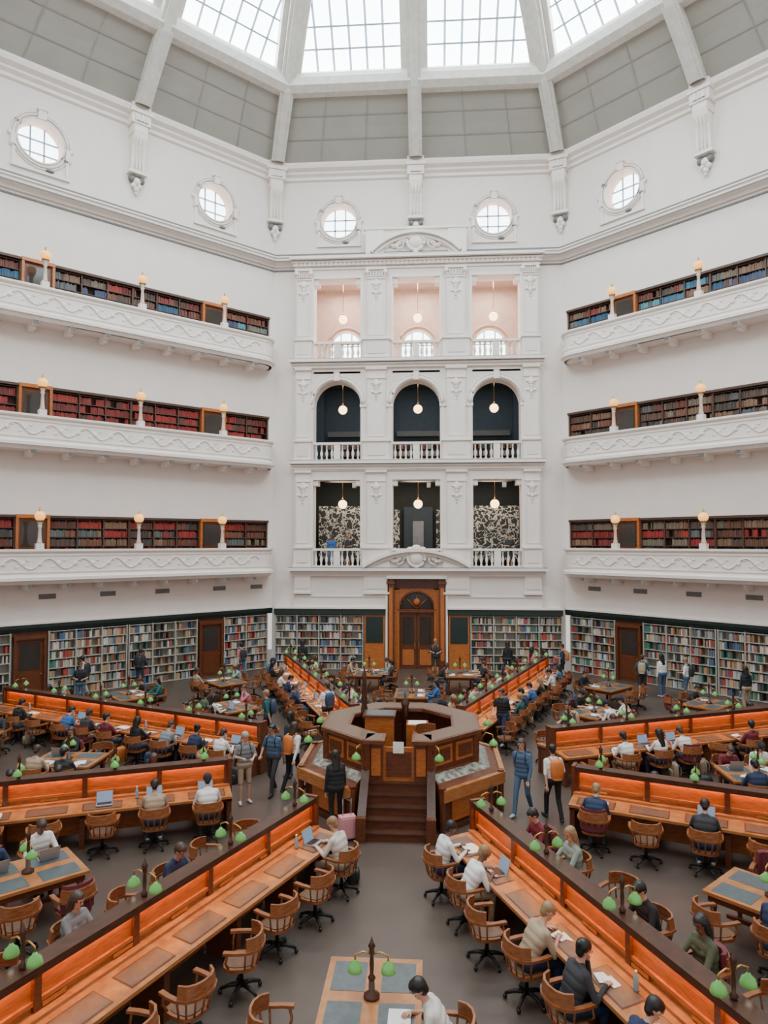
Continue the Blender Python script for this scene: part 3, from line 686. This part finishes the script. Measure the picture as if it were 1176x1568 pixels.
def ik(a,b,l1,l2,pole):
    a=Vector(a);b=Vector(b);d=b-a;L=min(d.length,(l1+l2)*.998); dn=d.normalized()
    x=(l1*l1-l2*l2+L*L)/(2*L); h=math.sqrt(max(0,l1*l1-x*x)); p=Vector(pole); p=(p-dn*p.dot(dn)).normalized()
    return a+dn*x+p*h, a+dn*L
def build_person(name,pel,lean,headt,headyaw,hands,feet,hair,longsleeve=True,bottoms='long',bag=False,female=False,kpole=(0,1,0),epole=(.6,-.3,-1)):
    prims=[]
    def cap(p0,p1,r0,r1,l): prims.append((Vector(p0),Vector(p1),r0,r1,l))
    SKIN,HAIR,TOP,BOT,SHO=0,1,2,3,4
    pel=Vector(pel); up=Vector((0,math.sin(lean),math.cos(lean))); fw=Vector((0,math.cos(lean),-math.sin(lean))); X=Vector((1,0,0))
    sw=.155 if female else .175; hw=.095
    neck=pel+up*.50; ch=pel+up*.33
    for t,w,r in ((.0,.09,.115),(.1,.075,.11),(.2,.075,.108),(.3,.09,.115),(.38,.10,.105)):
        c=pel+up*t; w2=w*(.9 if female else 1.0); cap(c-X*w2,c+X*w2,r,r,BOT if t==0 else TOP)
    cap(pel+up*.44-X*(sw-.02),pel+up*.44+X*(sw-.02),.062,.062,TOP)
    cap(pel+up*.46-X*.06,pel+up*.50+X*.0,.06,.055,TOP); cap(pel+up*.46+X*.06,pel+up*.50,.06,.055,TOP)
    if female:
        for s in (-1,1): cap(ch+X*s*.075+fw*.07,ch+X*s*.075+fw*.08,.055,.05,TOP)
    hup=Vector((0,math.sin(lean*.6+headt),math.cos(lean*.6+headt))); hfw0=Vector((0,hup.z,-hup.y))
    rot=Matrix.Rotation(headyaw,3,hup); hf=rot@hfw0; hx=rot@X
    cap(neck-up*.02,neck+hup*.09,.052,.05,SKIN)
    hc=neck+hup*.175
    cap(hc+hup*.025-hf*.025,hc+hup*.025+hf*.01,.083,.078,SKIN); cap(hc-hup*.04+hf*.02,hc-hup*.065+hf*.045,.058,.04,SKIN)
    cap(hc+hf*.075+hup*.01,hc+hf*.098-hup*.02,.008,.013,SKIN)
    for s in (-1,1): cap(hc+hx*s*.078+hup*.01,hc+hx*s*.08-hup*.02,.012,.009,SKIN)
    cap(hc+hup*.045-hf*.03,hc+hup*.045+hf*.012,.092,.082,HAIR); cap(hc-hf*.05+hup*.02,hc-hf*.055-hup*.03,.076,.06,HAIR)
    if hair=='long':
        for s in (-1,0,1): cap(hc-hf*.055+hx*s*.045,neck-up*.12-fw*.085+X*s*.04,.055,.035,HAIR)
        for s in (-1,1): cap(hc+hx*s*.07+hup*.03,hc+hx*s*.078-hup*.1-hf*.01,.026,.02,HAIR)
    elif hair=='bun': cap(hc-hf*.1+hup*.06,hc-hf*.11+hup*.07,.045,.04,HAIR)
    elif hair=='cap': cap(hc+hup*.07+hf*.05,hc+hup*.055+hf*.14,.05,.03,HAIR); cap(hc+hup*.06-hf*.02,hc+hup*.06+hf*.02,.092,.088,HAIR)
    extra=MB()
    for s,hp in zip((-1,1),hands):
        sh=pel+up*.435+X*s*sw; el,wr=ik(sh,hp,.28,.25,(s*epole[0],epole[1],epole[2]))
        cap(sh,el,.056,.043,TOP)
        if longsleeve: cap(el,wr,.042,.032,TOP)
        else:
            cap(sh.lerp(el,.85),wr,.038,.026,SKIN)
        d=(wr-el).normalized()
        if hp[2]>.6 and abs(d.z)<.85: d=(d*Vector((1,1,.25))); d.normalize()
        side=d.cross(Vector((0,0,1))); side=side.normalized() if side.length>.2 else Vector((0,1,0)); pn=side.cross(d)
        if pn.z<0: pn=-pn
        for k in (-1,0,1): cap(wr+side*k*.008,wr+d*.075+side*k*.022,.02,.014,SKIN)
        dn=-pn
        for fi,(o,l) in enumerate(((-.03,.06),(-.01,.072),(.011,.068),(.031,.052))):
            b=wr+d*.07+side*o; p1=b+d*l*.5+dn*.004; p2=p1+d*l*.35+dn*.018; p3=p2+d*l*.15+dn*.022
            extra.tube([b,p1,p2,p3],[.0095,.009,.008,.006],'S',6)
        tb=wr+d*.03-side*s*.025; extra.tube([tb,tb+d*.025-side*s*.025+dn*.008,tb+d*.05-side*s*.032+dn*.016],[.012,.010,.007],'S',6)
    for s,ft in zip((-1,1),feet):
        hip=pel+X*s*hw; ft=Vector(ft); kn,an=ik(hip,ft,.43,.42,(s*.12+kpole[0],kpole[1],kpole[2]))
        cap(hip,kn,.088,.06,BOT)
        if bottoms=='long': cap(kn,an,.062,.048,BOT)
        else: cap(hip.lerp(kn,.8),kn,.064,.062,BOT); cap(kn,an,.05,.036,SKIN)
        tf=Vector((s*.03,.155,0)); tip=Vector((an.x,an.y,max(.035,an.z-.05)))+tf
        cap(Vector((an.x,an.y-.03,max(.04,an.z-.045))),tip,.042,.032,SHO)
    mb=MB()
    for p0,p1,r0,r1,l in prims:
        d=p1-p0
        n=5; pts=[];rs=[]
        L=d.length; dd=d.normalized() if L>1e-5 else Vector((0,0,1))
        if L<1e-5: p1=p0+dd*.001
        for i in range(n): t=math.pi/2*i/n; pts.append(p0-dd*r0*math.cos(t)); rs.append(max(.001,r0*math.sin(t)))
        pts+= [p0,p1]; rs+= [r0,r1]
        for i in range(1,n+1): t=math.pi/2*i/n; pts.append(p1+dd*r1*math.sin(t)); rs.append(max(.001,r1*math.cos(t)))
        u=Vector((0,0,1)) if abs(dd.z)<.9 else Vector((1,0,0)); a=dd.cross(u).normalized(); b=dd.cross(a)
        vs=[];fs=[];sg=12
        for p,r in zip(pts,rs):
            for i in range(sg): t=2*math.pi*i/sg; vs.append(tuple(p+(a*math.cos(t)+b*math.sin(t))*r))
        for j in range(len(pts)-1):
            for i in range(sg): k=(i+1)%sg; fs.append((j*sg+i,j*sg+k,(j+1)*sg+k,(j+1)*sg+i))
        fs.append(list(range(sg))[::-1]); fs.append([(len(pts)-1)*sg+i for i in range(sg)])
        mb.add(vs,fs,PAPER)
    o=mb.obj('tmp'); md=o.modifiers.new('r','REMESH'); md.mode='VOXEL'; md.voxel_size=.0125
    sm=o.modifiers.new('s','SMOOTH'); sm.iterations=3; sm.factor=.5
    dg=bpy.context.evaluated_depsgraph_get(); me=bpy.data.meshes.new_from_object(o.evaluated_get(dg)); bpy.data.objects.remove(o)
    nv=len(me.vertices); co=np.empty(nv*3); me.vertices.foreach_get('co',co); co=co.reshape(-1,3)
    vfaces=[list(p.vertices) for p in me.polygons]
    cen=np.array([co[f].mean(axis=0) for f in vfaces])
    best=np.full(len(cen),1e9); lab=np.zeros(len(cen),int)
    for p0,p1,r0,r1,l in prims:
        a=np.array(p0);b=np.array(p1);d=b-a; t=np.clip(((cen-a)@d)/max(1e-9,d@d),0,1)
        dist=np.linalg.norm(cen-(a+t[:,None]*d),axis=1)-(r0+(r1-r0)*t)
        k=dist<best; best[k]=dist[k]; lab[k]=l
    rel=cen-np.array(hc); fz=rel@np.array(hf); uz=rel@np.array(hup)
    m=(lab==1)&(fz>.055)&(uz<.062)&(np.linalg.norm(rel,axis=1)<.13)
    if hair!='cap': lab[m]=0
    fin=MB(); fin.mats=['S','H','T','B','O','K','E']
    fin.v=[tuple(x) for x in co]; fin.f=vfaces; fin.m=[int(x) for x in lab]; fin.sm=[True]*len(vfaces); fin.c=[(1,1,1)]*len(vfaces)
    o0=len(fin.v); fin.v+=extra.v; fin.f+=[[i+o0 for i in f] for f in extra.f]; fin.m+=[0]*len(extra.f); fin.sm+=[True]*len(extra.f); fin.c+=[(1,1,1)]*len(extra.f)
    for s in (-1,1): fin.sphere(hc+hx*s*.03+hf*.082+hup*.018,.011,'E',8,5); fin.sphere(hc+hx*s*.03+hf*.084+hup*.037,.014,'H',6,4,(1.3,.5,.3))
    fin.sphere(hc+hf*.082-hup*.05,.017,'E',8,5,(1.4,.5,.35))
    if bag:
        c=pel+up*.27-fw*.2
        vs=[];N=16
        for j in range(7):
            t=j/6; z=(t-.5)*.44; k=(1-abs(2*t-1)**4*.35)
            for i in range(N):
                q=2*math.pi*i/N; cc,ss=math.cos(q),math.sin(q); kk=(abs(cc)**4+abs(ss)**4)**-.25
                vs.append(tuple(c+up*z+X*cc*kk*.15*k+fw*ss*kk*.085*k*(1.1-.3*t)))
        fs=[(j*N+i,j*N+(i+1)%N,(j+1)*N+(i+1)%N,(j+1)*N+i) for j in range(6) for i in range(N)]+[list(range(N)),[6*N+i for i in range(N)]]
        fin.add(vs,fs,'K',True)
        for s in (-1,1): fin.tube([c+up*.18+X*s*.1,pel+up*.52+X*s*.1,pel+up*.46+X*s*.11+fw*.1,pel+up*.3+X*s*.13+fw*.115,pel+up*.12+X*s*.14-fw*.05],.014,'K',6)
    d=bpy.data.meshes.new(name); d.from_pydata(fin.v,[],fin.f)
    for m in (SK[0],HR[0],TP[0],TP[2],SHOE,BAGM[0],EYE): d.materials.append(m)
    d.polygons.foreach_set('material_index',fin.m); d.polygons.foreach_set('use_smooth',fin.sm); d.update()
    bpy.data.meshes.remove(me)
    return d
SF=[(-.12,.36,.09),(.12,.40,.09)]
PM={}
PM['read']=build_person('p1',(0,-.02,.55),R(14),R(22),0,[(-.16,.42,.80),(.14,.40,.80)],SF,'short')
PM['type']=build_person('p2',(0,-.04,.55),R(6),R(12),R(8),[(-.11,.40,.80),(.11,.42,.80)],SF,'long',female=True)
PM['lean']=build_person('p3',(0,0,.55),R(30),R(18),R(-10),[(-.2,.46,.80),(.10,.44,.80)],SF,'short',longsleeve=False)
PM['back']=build_person('p4',(0,-.02,.55),R(-6),R(14),R(-20),[(-.18,.30,.78),(.12,.33,.77)],SF,'short',longsleeve=False)
PM['chin']=build_person('p5',(0,-.0,.55),R(20),R(6),R(15),[(-.03,.30,1.02),(.17,.42,.80)],SF,'bun',female=True,epole=(.5,.1,-1))
PM['cap']=build_person('p6',(0,-.02,.55),R(14),R(26),0,[(-.14,.40,.80),(.16,.42,.80)],SF,'cap',longsleeve=False)
PM['stand']=build_person('q1',(0,0,.93),R(2),R(10),R(15),[(-.14,.26,1.12),(.15,.24,1.15)],[(-.10,.0,.08),(.12,.06,.08)],'short',longsleeve=False,bottoms='short',bag=True)
PM['standL']=build_person('q2',(0,0,.92),R(3),R(8),R(-20),[(-.23,.04,.80),(.22,.08,.82)],[(-.08,-.02,.08),(.12,.1,.08)],'long',female=True)
PM['walk']=build_person('q3',(0,0,.90),R(5),R(5),R(10),[(-.22,.2,.84),(.22,-.2,.85)],[(-.09,-.26,.12),(.09,.27,.09)],'long',bag=True)
PM['walk2']=build_person('q4',(0,0,.90),R(4),R(8),R(-10),[(-.22,-.12,.83),(.2,.26,.95)],[(-.09,.22,.09),(.09,-.22,.11)],'short',longsleeve=False,bag=True)
def person(kind,x,y,rz,top=None,bot=None,hair=None,skin=None,bag=None,z=0,name=None,sc=None):
    sit=kind in('read','type','lean','back','chin','cap')
    o=inst(PM[kind],name or ('seated_reader' if sit else 'standing_visitor'),(x,y,z),rz,sc=sc or (1 if sit else random.uniform(.97,1.02)))
    vals=[skin or random.choice([SK[0],SK[0],SK[1],SK[0],SK[2]]), hair or random.choice([HR[0],HR[0],HR[0],HR[0],HR[1],HR[1],HR[2]]), TPN[top] if top else random.choice(TPW), TPN[bot] if bot else random.choice([TP[2],TP[3],TP[4],TP[5],TP[12]]), random.choice([SHOE,SHOED]), bag or random.choice(BAGM)]
    if kind=='cap' and not hair: vals[1]=random.choice([TPN['offwhite'],TPN['black']])
    for i,v in enumerate(vals): o.material_slots[i].link='OBJECT'; o.material_slots[i].material=v
    return o
def place_seat(x,y,rz,occ=None,top=None,ch=None,**kw):
    jit=random.uniform(-.25,.25) if not occ else random.uniform(-.08,.08)
    f=Vector((-math.sin(rz),math.cos(rz))); s=Vector((f.y,-f.x))
    if occ is None:
        rz2=rz+random.uniform(-.9,.9) if random.random()<.5 else rz+jit
        d=random.uniform(.0,.2); cm=ch or (CHAIR if random.random()<.9 else CHAIR2)
        inst(cm,cm.name,(x-f.x*d,y-f.y*d,0),rz2)
    else:
        cm=ch or (CHAIR if random.random()<.85 else CHAIR2)
        inst(cm,cm.name,(x,y,0),rz+jit)
        person(occ,x,y,rz+jit*.3,top,**kw)
        if random.random()<.3: inst(random.choice(PACKS),'backpack',(x+s.x*.47+f.x*.05,y+s.y*.47+f.y*.05,0),random.uniform(0,6))
KS=['read','type','lean','back','chin','cap','read','type']
SPEC={(5,-1):{2:('read','navy'),4:('type','grey')}, (5,1):{0:('read','offwhite')}, 
 (6,-1):{0:('read','white'),1:('lean','white'),3:('lean','beige'),4:('chin','charcoal'),5:('lean','navy')}, (6,1):{0:('read','maroon'),1:('type','sage'),3:('read','black'),4:('type','olive')},
 (4,1):{0:('cap','white'),1:('read','beige'),4:('type','teal'),6:('read','black')},
 (3,1):{0:('read','white'),1:('chin','navy'),2:('lean','grey'),3:('type','black'),4:('back','maroon'),5:('read','charcoal'),6:('lean','blue'),8:('read','black')},
 (0,-1):{1:('read','white'),2:('type','white'),3:('lean','offwhite'),5:('back','maroon'),7:('read','grey'),8:('type','navy')},
 (7,-1):{0:('lean','navy'),2:('read','charcoal'),5:('type','teal')}}
for k,a in enumerate(DANG):
    ar=R(a); d=Vector((math.cos(ar),math.sin(ar))); pv=Vector((-d.y,d.x))
    for sd in (-1,1):
        for i in range(10):
            r=L0+.6+1.0*i+random.uniform(-.07,.07)
            p=d*r+pv*sd*1.02; face=-pv*sd; rz=math.atan2(face.y,face.x)-math.pi/2
            key=(k,sd)
            if key in SPEC: s=SPEC[key].get(i); occ=s[0] if s else None; top=s[1] if s else None
            else:
                fr=.85 if k in (1,2) else .62
                occ=random.choice(KS) if random.random()<fr else None; top=None
            ch=CHAIR2 if key==(6,1) and i==0 else (CHAIR if key in ((6,-1),(5,1)) else None)
            place_seat(p.x,p.y,rz,occ,top,ch)
            if occ or random.random()<.2:
                q=d*r+pv*sd*.45; g=random.random(); zt=.785
                if g<.35: inst(LAPTOP,'laptop',(q.x,q.y,zt),rz)
                elif g<.75: inst(PAPERS,'paper_sheets',(q.x,q.y,zt-.004),rz+random.uniform(-.4,.4))
                else: inst(OPENB,'open_book',(q.x,q.y,zt-.004),rz)
                if random.random()<.35:
                    q=d*(r+.35)+pv*sd*.3; inst(BOTTLE,'water_bottle',(q.x,q.y,.795))
for k in range(8):
    a=R(45*k)
    if k==6: spots=[(8.75,0)]
    else: spots=[(8.4,0),(12.4,-1.9),(12.4,1.9)]
    for r,t in spots:
        c=Vector((math.cos(a)*r-math.sin(a)*t,math.sin(a)*r+math.cos(a)*t)); rz=a
        inst(TABLE,'reading_table',(c.x,c.y,0),rz)
        for sx in (-.4,.4):
            for sy in (-1,1):
                lx,ly=sx,sy*.92
                x=c.x+lx*math.cos(rz)-ly*math.sin(rz); y=c.y+lx*math.sin(rz)+ly*math.cos(rz)
                occ=random.choice(KS) if random.random()<.6 else None; top=None; hr=None
                if k==6:
                    occ='lean' if (sy>0 and sx>0) else None; top='offwhite'; hr=HR[0]
                    if sx<0 : continue
                if k==5 and r<9: occ={(-.4,-1):'read',(.4,-1):'lean'}.get((sx,sy)); top='white' if sx<0 else 'navy'
                fz=rz if sy<0 else rz+math.pi
                place_seat(x,y,fz,occ,top,hair=hr) if occ else place_seat(x,y,fz)
                if occ:
                    me=random.choice([LAPTOP,PAPERS,OPENB])
                    inst(me,me.name,(c.x+lx*math.cos(rz)-ly*.38*math.sin(rz),c.y+lx*math.sin(rz)+ly*.38*math.cos(rz),.766),fz)
# standing people
person('stand',-3.75,-.55,R(-150),'grey','beige',HR[3],SK[0],BAGM[0])
person('walk2',-3.2,.1,R(160),'denim','charcoal',HR[0],SK[1],BAGM[0])
person('walk',-2.75,.25,R(-30),'white','black',HR[1],SK[0],BAGM[1])
person('standL',-3.0,1.3,R(60),'charcoal','denim',HR[0],SK[0])
person('standL',-1.35,-2.0,R(20),'black','black',HR[0],SK[0])
person('walk',2.8,-.85,R(150),'denim','denim',HR[1],SK[0],BAGM[2])
person('walk2',3.45,-1.15,R(15),'white','black',HR[0],SK[0],BAGM[1])
for (x,y,rz,t) in ((10.0,11.9,20,'white'),(10.7,11.2,60,'white'),(9.2,11.9,-20,'teal'),(-5.2,14.9,10,'black'),(-13.2,10.2,80,'white'),(-7.9,14.4,40,'pink'),(-11.6,11.9,0,'charcoal'),(4.2,15.4,0,'black'),(6.5,14.4,80,'navy'),(5.0,13.4,-40,'pink'),(-2.6,5.2,30,'white'),(2.9,4.8,150,'black'),(0.9,15.6,180,'charcoal'),(-4.3,4.2,90,'teal'),(12.2,9.4,10,'black'),(-12.4,8.4,200,'black'),(4.6,3.0,120,'charcoal'),(-15.0,1.0,90,'white'),(14.0,2.0,70,'navy')):
    person(random.choice(['standL','stand','walk2']),x,y,R(rz),t)
person('standL',-4.3,17.95,R(180),'blue',z=4.9,sc=1.0); person('stand',-3.5,18.05,R(170),'charcoal',z=4.9,sc=1.0); person('stand',4.6,18.05,R(185),'charcoal',z=4.9,sc=1.0)
mb=MB(); mb.box(-.17,.17,-.1,.1,.05,.5,PINK); mb.box(-.15,.15,-.115,.115,.08,.47,PINK)
for s in (-1,1): mb.tube([(s*.09,0,.5),(s*.09,0,.85)],.01,SILVER,5); mb.sphere((s*.13,.06,.03),.03,IRON,8,5); mb.sphere((s*.13,-.06,.03),.03,IRON,8,5)
mb.tube([(-.09,0,.85),(.09,0,.85)],.015,IRON,5); o=mb.obj('suitcase'); o.location=(-1.05,-2.5,0); o.rotation_euler=(0,0,.4)

# ------------------------------------------------------------ central librarian's desk
DX,CY=-.02,.3
CASE=mat('case_display',(.42,.42,.38),.3,(.10,.08,.06),7)
mb=MB(Matrix.Translation((DX,CY,0)))
c8=1/math.cos(R(22.5))
def side8(k): return Matrix.Rotation(R(45*k)-math.pi/2,4,'Z')
def trap(k,a0,a1,z0,z1,m,z0b=None,z1b=None,x0=None,x1=None):
    B=mb.M; mb.M=B@side8(k)
    w0=a0*T22; w1=a1*T22; xs0=(-w0,w0) if x0 is None else (x0,x1); xs1=(-w1,w1) if x0 is None else (x0,x1)
    zb0=z0; zb1=z0 if z0b is None else z0b; zt0=z1; zt1=z1 if z1b is None else z1b
    mb.hexa([(xs0[0],a0,zb0),(xs0[1],a0,zb0),(xs1[1],a1,zb1),(xs1[0],a1,zb1),(xs0[0],a0,zt0),(xs0[1],a0,zt0),(xs1[1],a1,zt1),(xs1[0],a1,zt1)],m); mb.M=B
def lbox(k,*a): 
    B=mb.M; mb.M=B@side8(k); mb.box(*a); mb.M=B
RI,RO=1.75,1.9; CO=2.38
for k in range(8):
    if k==6:
        for s in (-1,1):
            x0,x1=(.66,.80) if s>0 else (-.80,-.66)
            trap(k,1.6,RI,0,1.72,MWOOD,None,None,x0-.02,x1-.04)
            trap(k,1.25,RO,1.72,1.80,MWOOD,None,None,-.79 if s<0 else .3,-.3 if s<0 else .79)
            trap(k,1.3,RO-.06,1.80,1.806,LEATHER,None,None,-.74 if s<0 else .36,-.36 if s<0 else .74)
            trap(k,RI,2.85,0,1.15,MWOOD,0,.35,x0,x1); trap(k,RI,2.9,1.15,1.2,DWOOD,.35,.4,x0-.02,x1+.02)
            lbox(k,x0-.03,x1+.03,2.8,2.96,0,.5,MWOOD)
            lbox(k,min(s*.66,s*.35),max(s*.66,s*.35),1.6,RI,.85,1.72,MWOOD); lbox(k,min(s*.61,s*.4),max(s*.61,s*.4),RI,RI+.03,1.0,1.6,WOOD)
        lbox(k,-.35,.35,1.6,1.66,.85,1.6,WOOD); lbox(k,-.28,.28,1.66,1.68,.95,1.5,MWOOD)
        lbox(k,-.12,.12,RI+.01,RI+.02,1.5,1.75,PAPER)
        for i in range(5): lbox(k,-.66,.66,1.6,2.85-.26*i,.17*i,.17*(i+1),MWOOD); lbox(k,-.66,.66,2.55-.26*i,2.88-.26*i,.17*(i+1)-.03,.17*(i+1)+.005,DWOOD)
        continue
    trap(k,1.6,RI,0,1.72,MWOOD)
    w=RI*T22
    for s in (-.5,.5): lbox(k,s*w-.3,s*w+.3,RI,RI+.03,1.2,1.62,WOOD); lbox(k,s*w-.22,s*w+.22,RI+.03,RI+.045,1.27,1.55,MWOOD)
    trap(k,1.22,RO,1.72,1.80,MWOOD)
    trap(k,1.28,RO-.06,1.80,1.806,LEATHER)
    trap(k,RI,CO,.72,1.08,MWOOD,.72,.86)
    trap(k,RI+.08,CO-.06,1.055,1.062,CASE,.868,.873)
    trap(k,CO-.06,CO+.06,.66,.91,WOODT)
    trap(k,RI,CO-.14,0,.72,MWOOD); trap(k,CO-.14,CO-.1,.14,.62,WOOD,None,None,-.6,.6)
    trap(k,RI,CO,0,.1,DWOOD)
for k in range(8):
    a=22.5+45*k; cx,cy=math.cos(R(a)),math.sin(R(a)); r=RI*c8
    mb.lathe([(.11,0),(.11,1.72)],(cx*r,cy*r,0),8,MWOOD,False)
    r=(CO-.04)*c8; mb.lathe([(.07,0),(.07,.9),(.09,.95)],(cx*r,cy*r,0),8,MWOOD,False)
    r0=(RI+.08)*c8
    mb.tube([(cx*r0,cy*r0,1.5),(cx*(r0+.2),cy*(r0+.2),1.75),(cx*(r0+.36),cy*(r0+.36),1.72),(cx*(r0+.38),cy*(r0+.38),1.62)],.016,BRASS,5)
    c=(cx*(r0+.38),cy*(r0+.38),1.48); mb.lathe([(x*1.15,z*1.1) for x,z in SHADE],c,14,GREEN); mb.sphere((c[0],c[1],c[2]+.03),.045,BULB,8,6)
mb.prism([(1.62*c8*math.cos(R(22.5+45*i)),1.62*c8*math.sin(R(22.5+45*i))) for i in range(8)],.75,.85,DWOOD)
mb.box(-.9,-.2,-.2,.35,.85,1.9,WOOD); mb.box(-.95,-.15,-.25,.4,1.9,1.95,MWOOD); mb.box(-.9,-.2,-.2,.35,1.95,1.956,LEATHERB)
mb.box(.1,.65,.3,.8,.85,1.6,WOOD); mb.box(.15,.6,.35,.75,1.6,1.61,PAPER)
mb.lathe([(.09,.85),(.09,1.9),(.07,2.0),(.09,2.1),(.05,2.6),(.07,2.7),(.0,3.0)],(-1.0,.7,0),8,DWOOD); mb.lathe([(.09,.85),(.09,1.9),(.12,2.0),(.04,2.1),(0,2.3)],(.05,1.0,0),8,DWOOD)
mb.obj('librarian_desk')
inst(CHAIR,'swivel_armchair',(.6,.1,.85),R(200))

# ------------------------------------------------------------ light / camera
w=bpy.data.worlds.new('World'); SC.world=w; w.use_nodes=True
bg=w.node_tree.nodes['Background']; bg.inputs[0].default_value=(1.0,.965,.93,1); bg.inputs[1].default_value=.95
def area(name,loc,rot,size,e,col=(1,1,1)):
    l=bpy.data.lights.new(name,'AREA'); l.shape='SQUARE'; l.size=size; l.energy=e; l.color=col
    o=bpy.data.objects.new(name,l); COL.objects.link(o); o.location=loc; o.rotation_euler=rot; return o
for c in CX:
    for z,e,col in ((9.7,80,(1,.88,.75)),(14.8,50,(.85,.92,1)),(20.0,180,(1,.86,.76))):
        area('gallery_ceiling_light',(c,A+2.0,z),(0,0,0),1.5,e,col)  # added fill lamps to brighten the gallery rooms, not actual ceiling fittings
cam=bpy.data.cameras.new("camera"); co=bpy.data.objects.new("camera",cam); COL.objects.link(co)
co.location=(.73,-17.4,6.2); co.rotation_euler=(R(92.5),0,R(3.85)); cam.lens=24.75; cam.clip_end=200
SC.camera=co
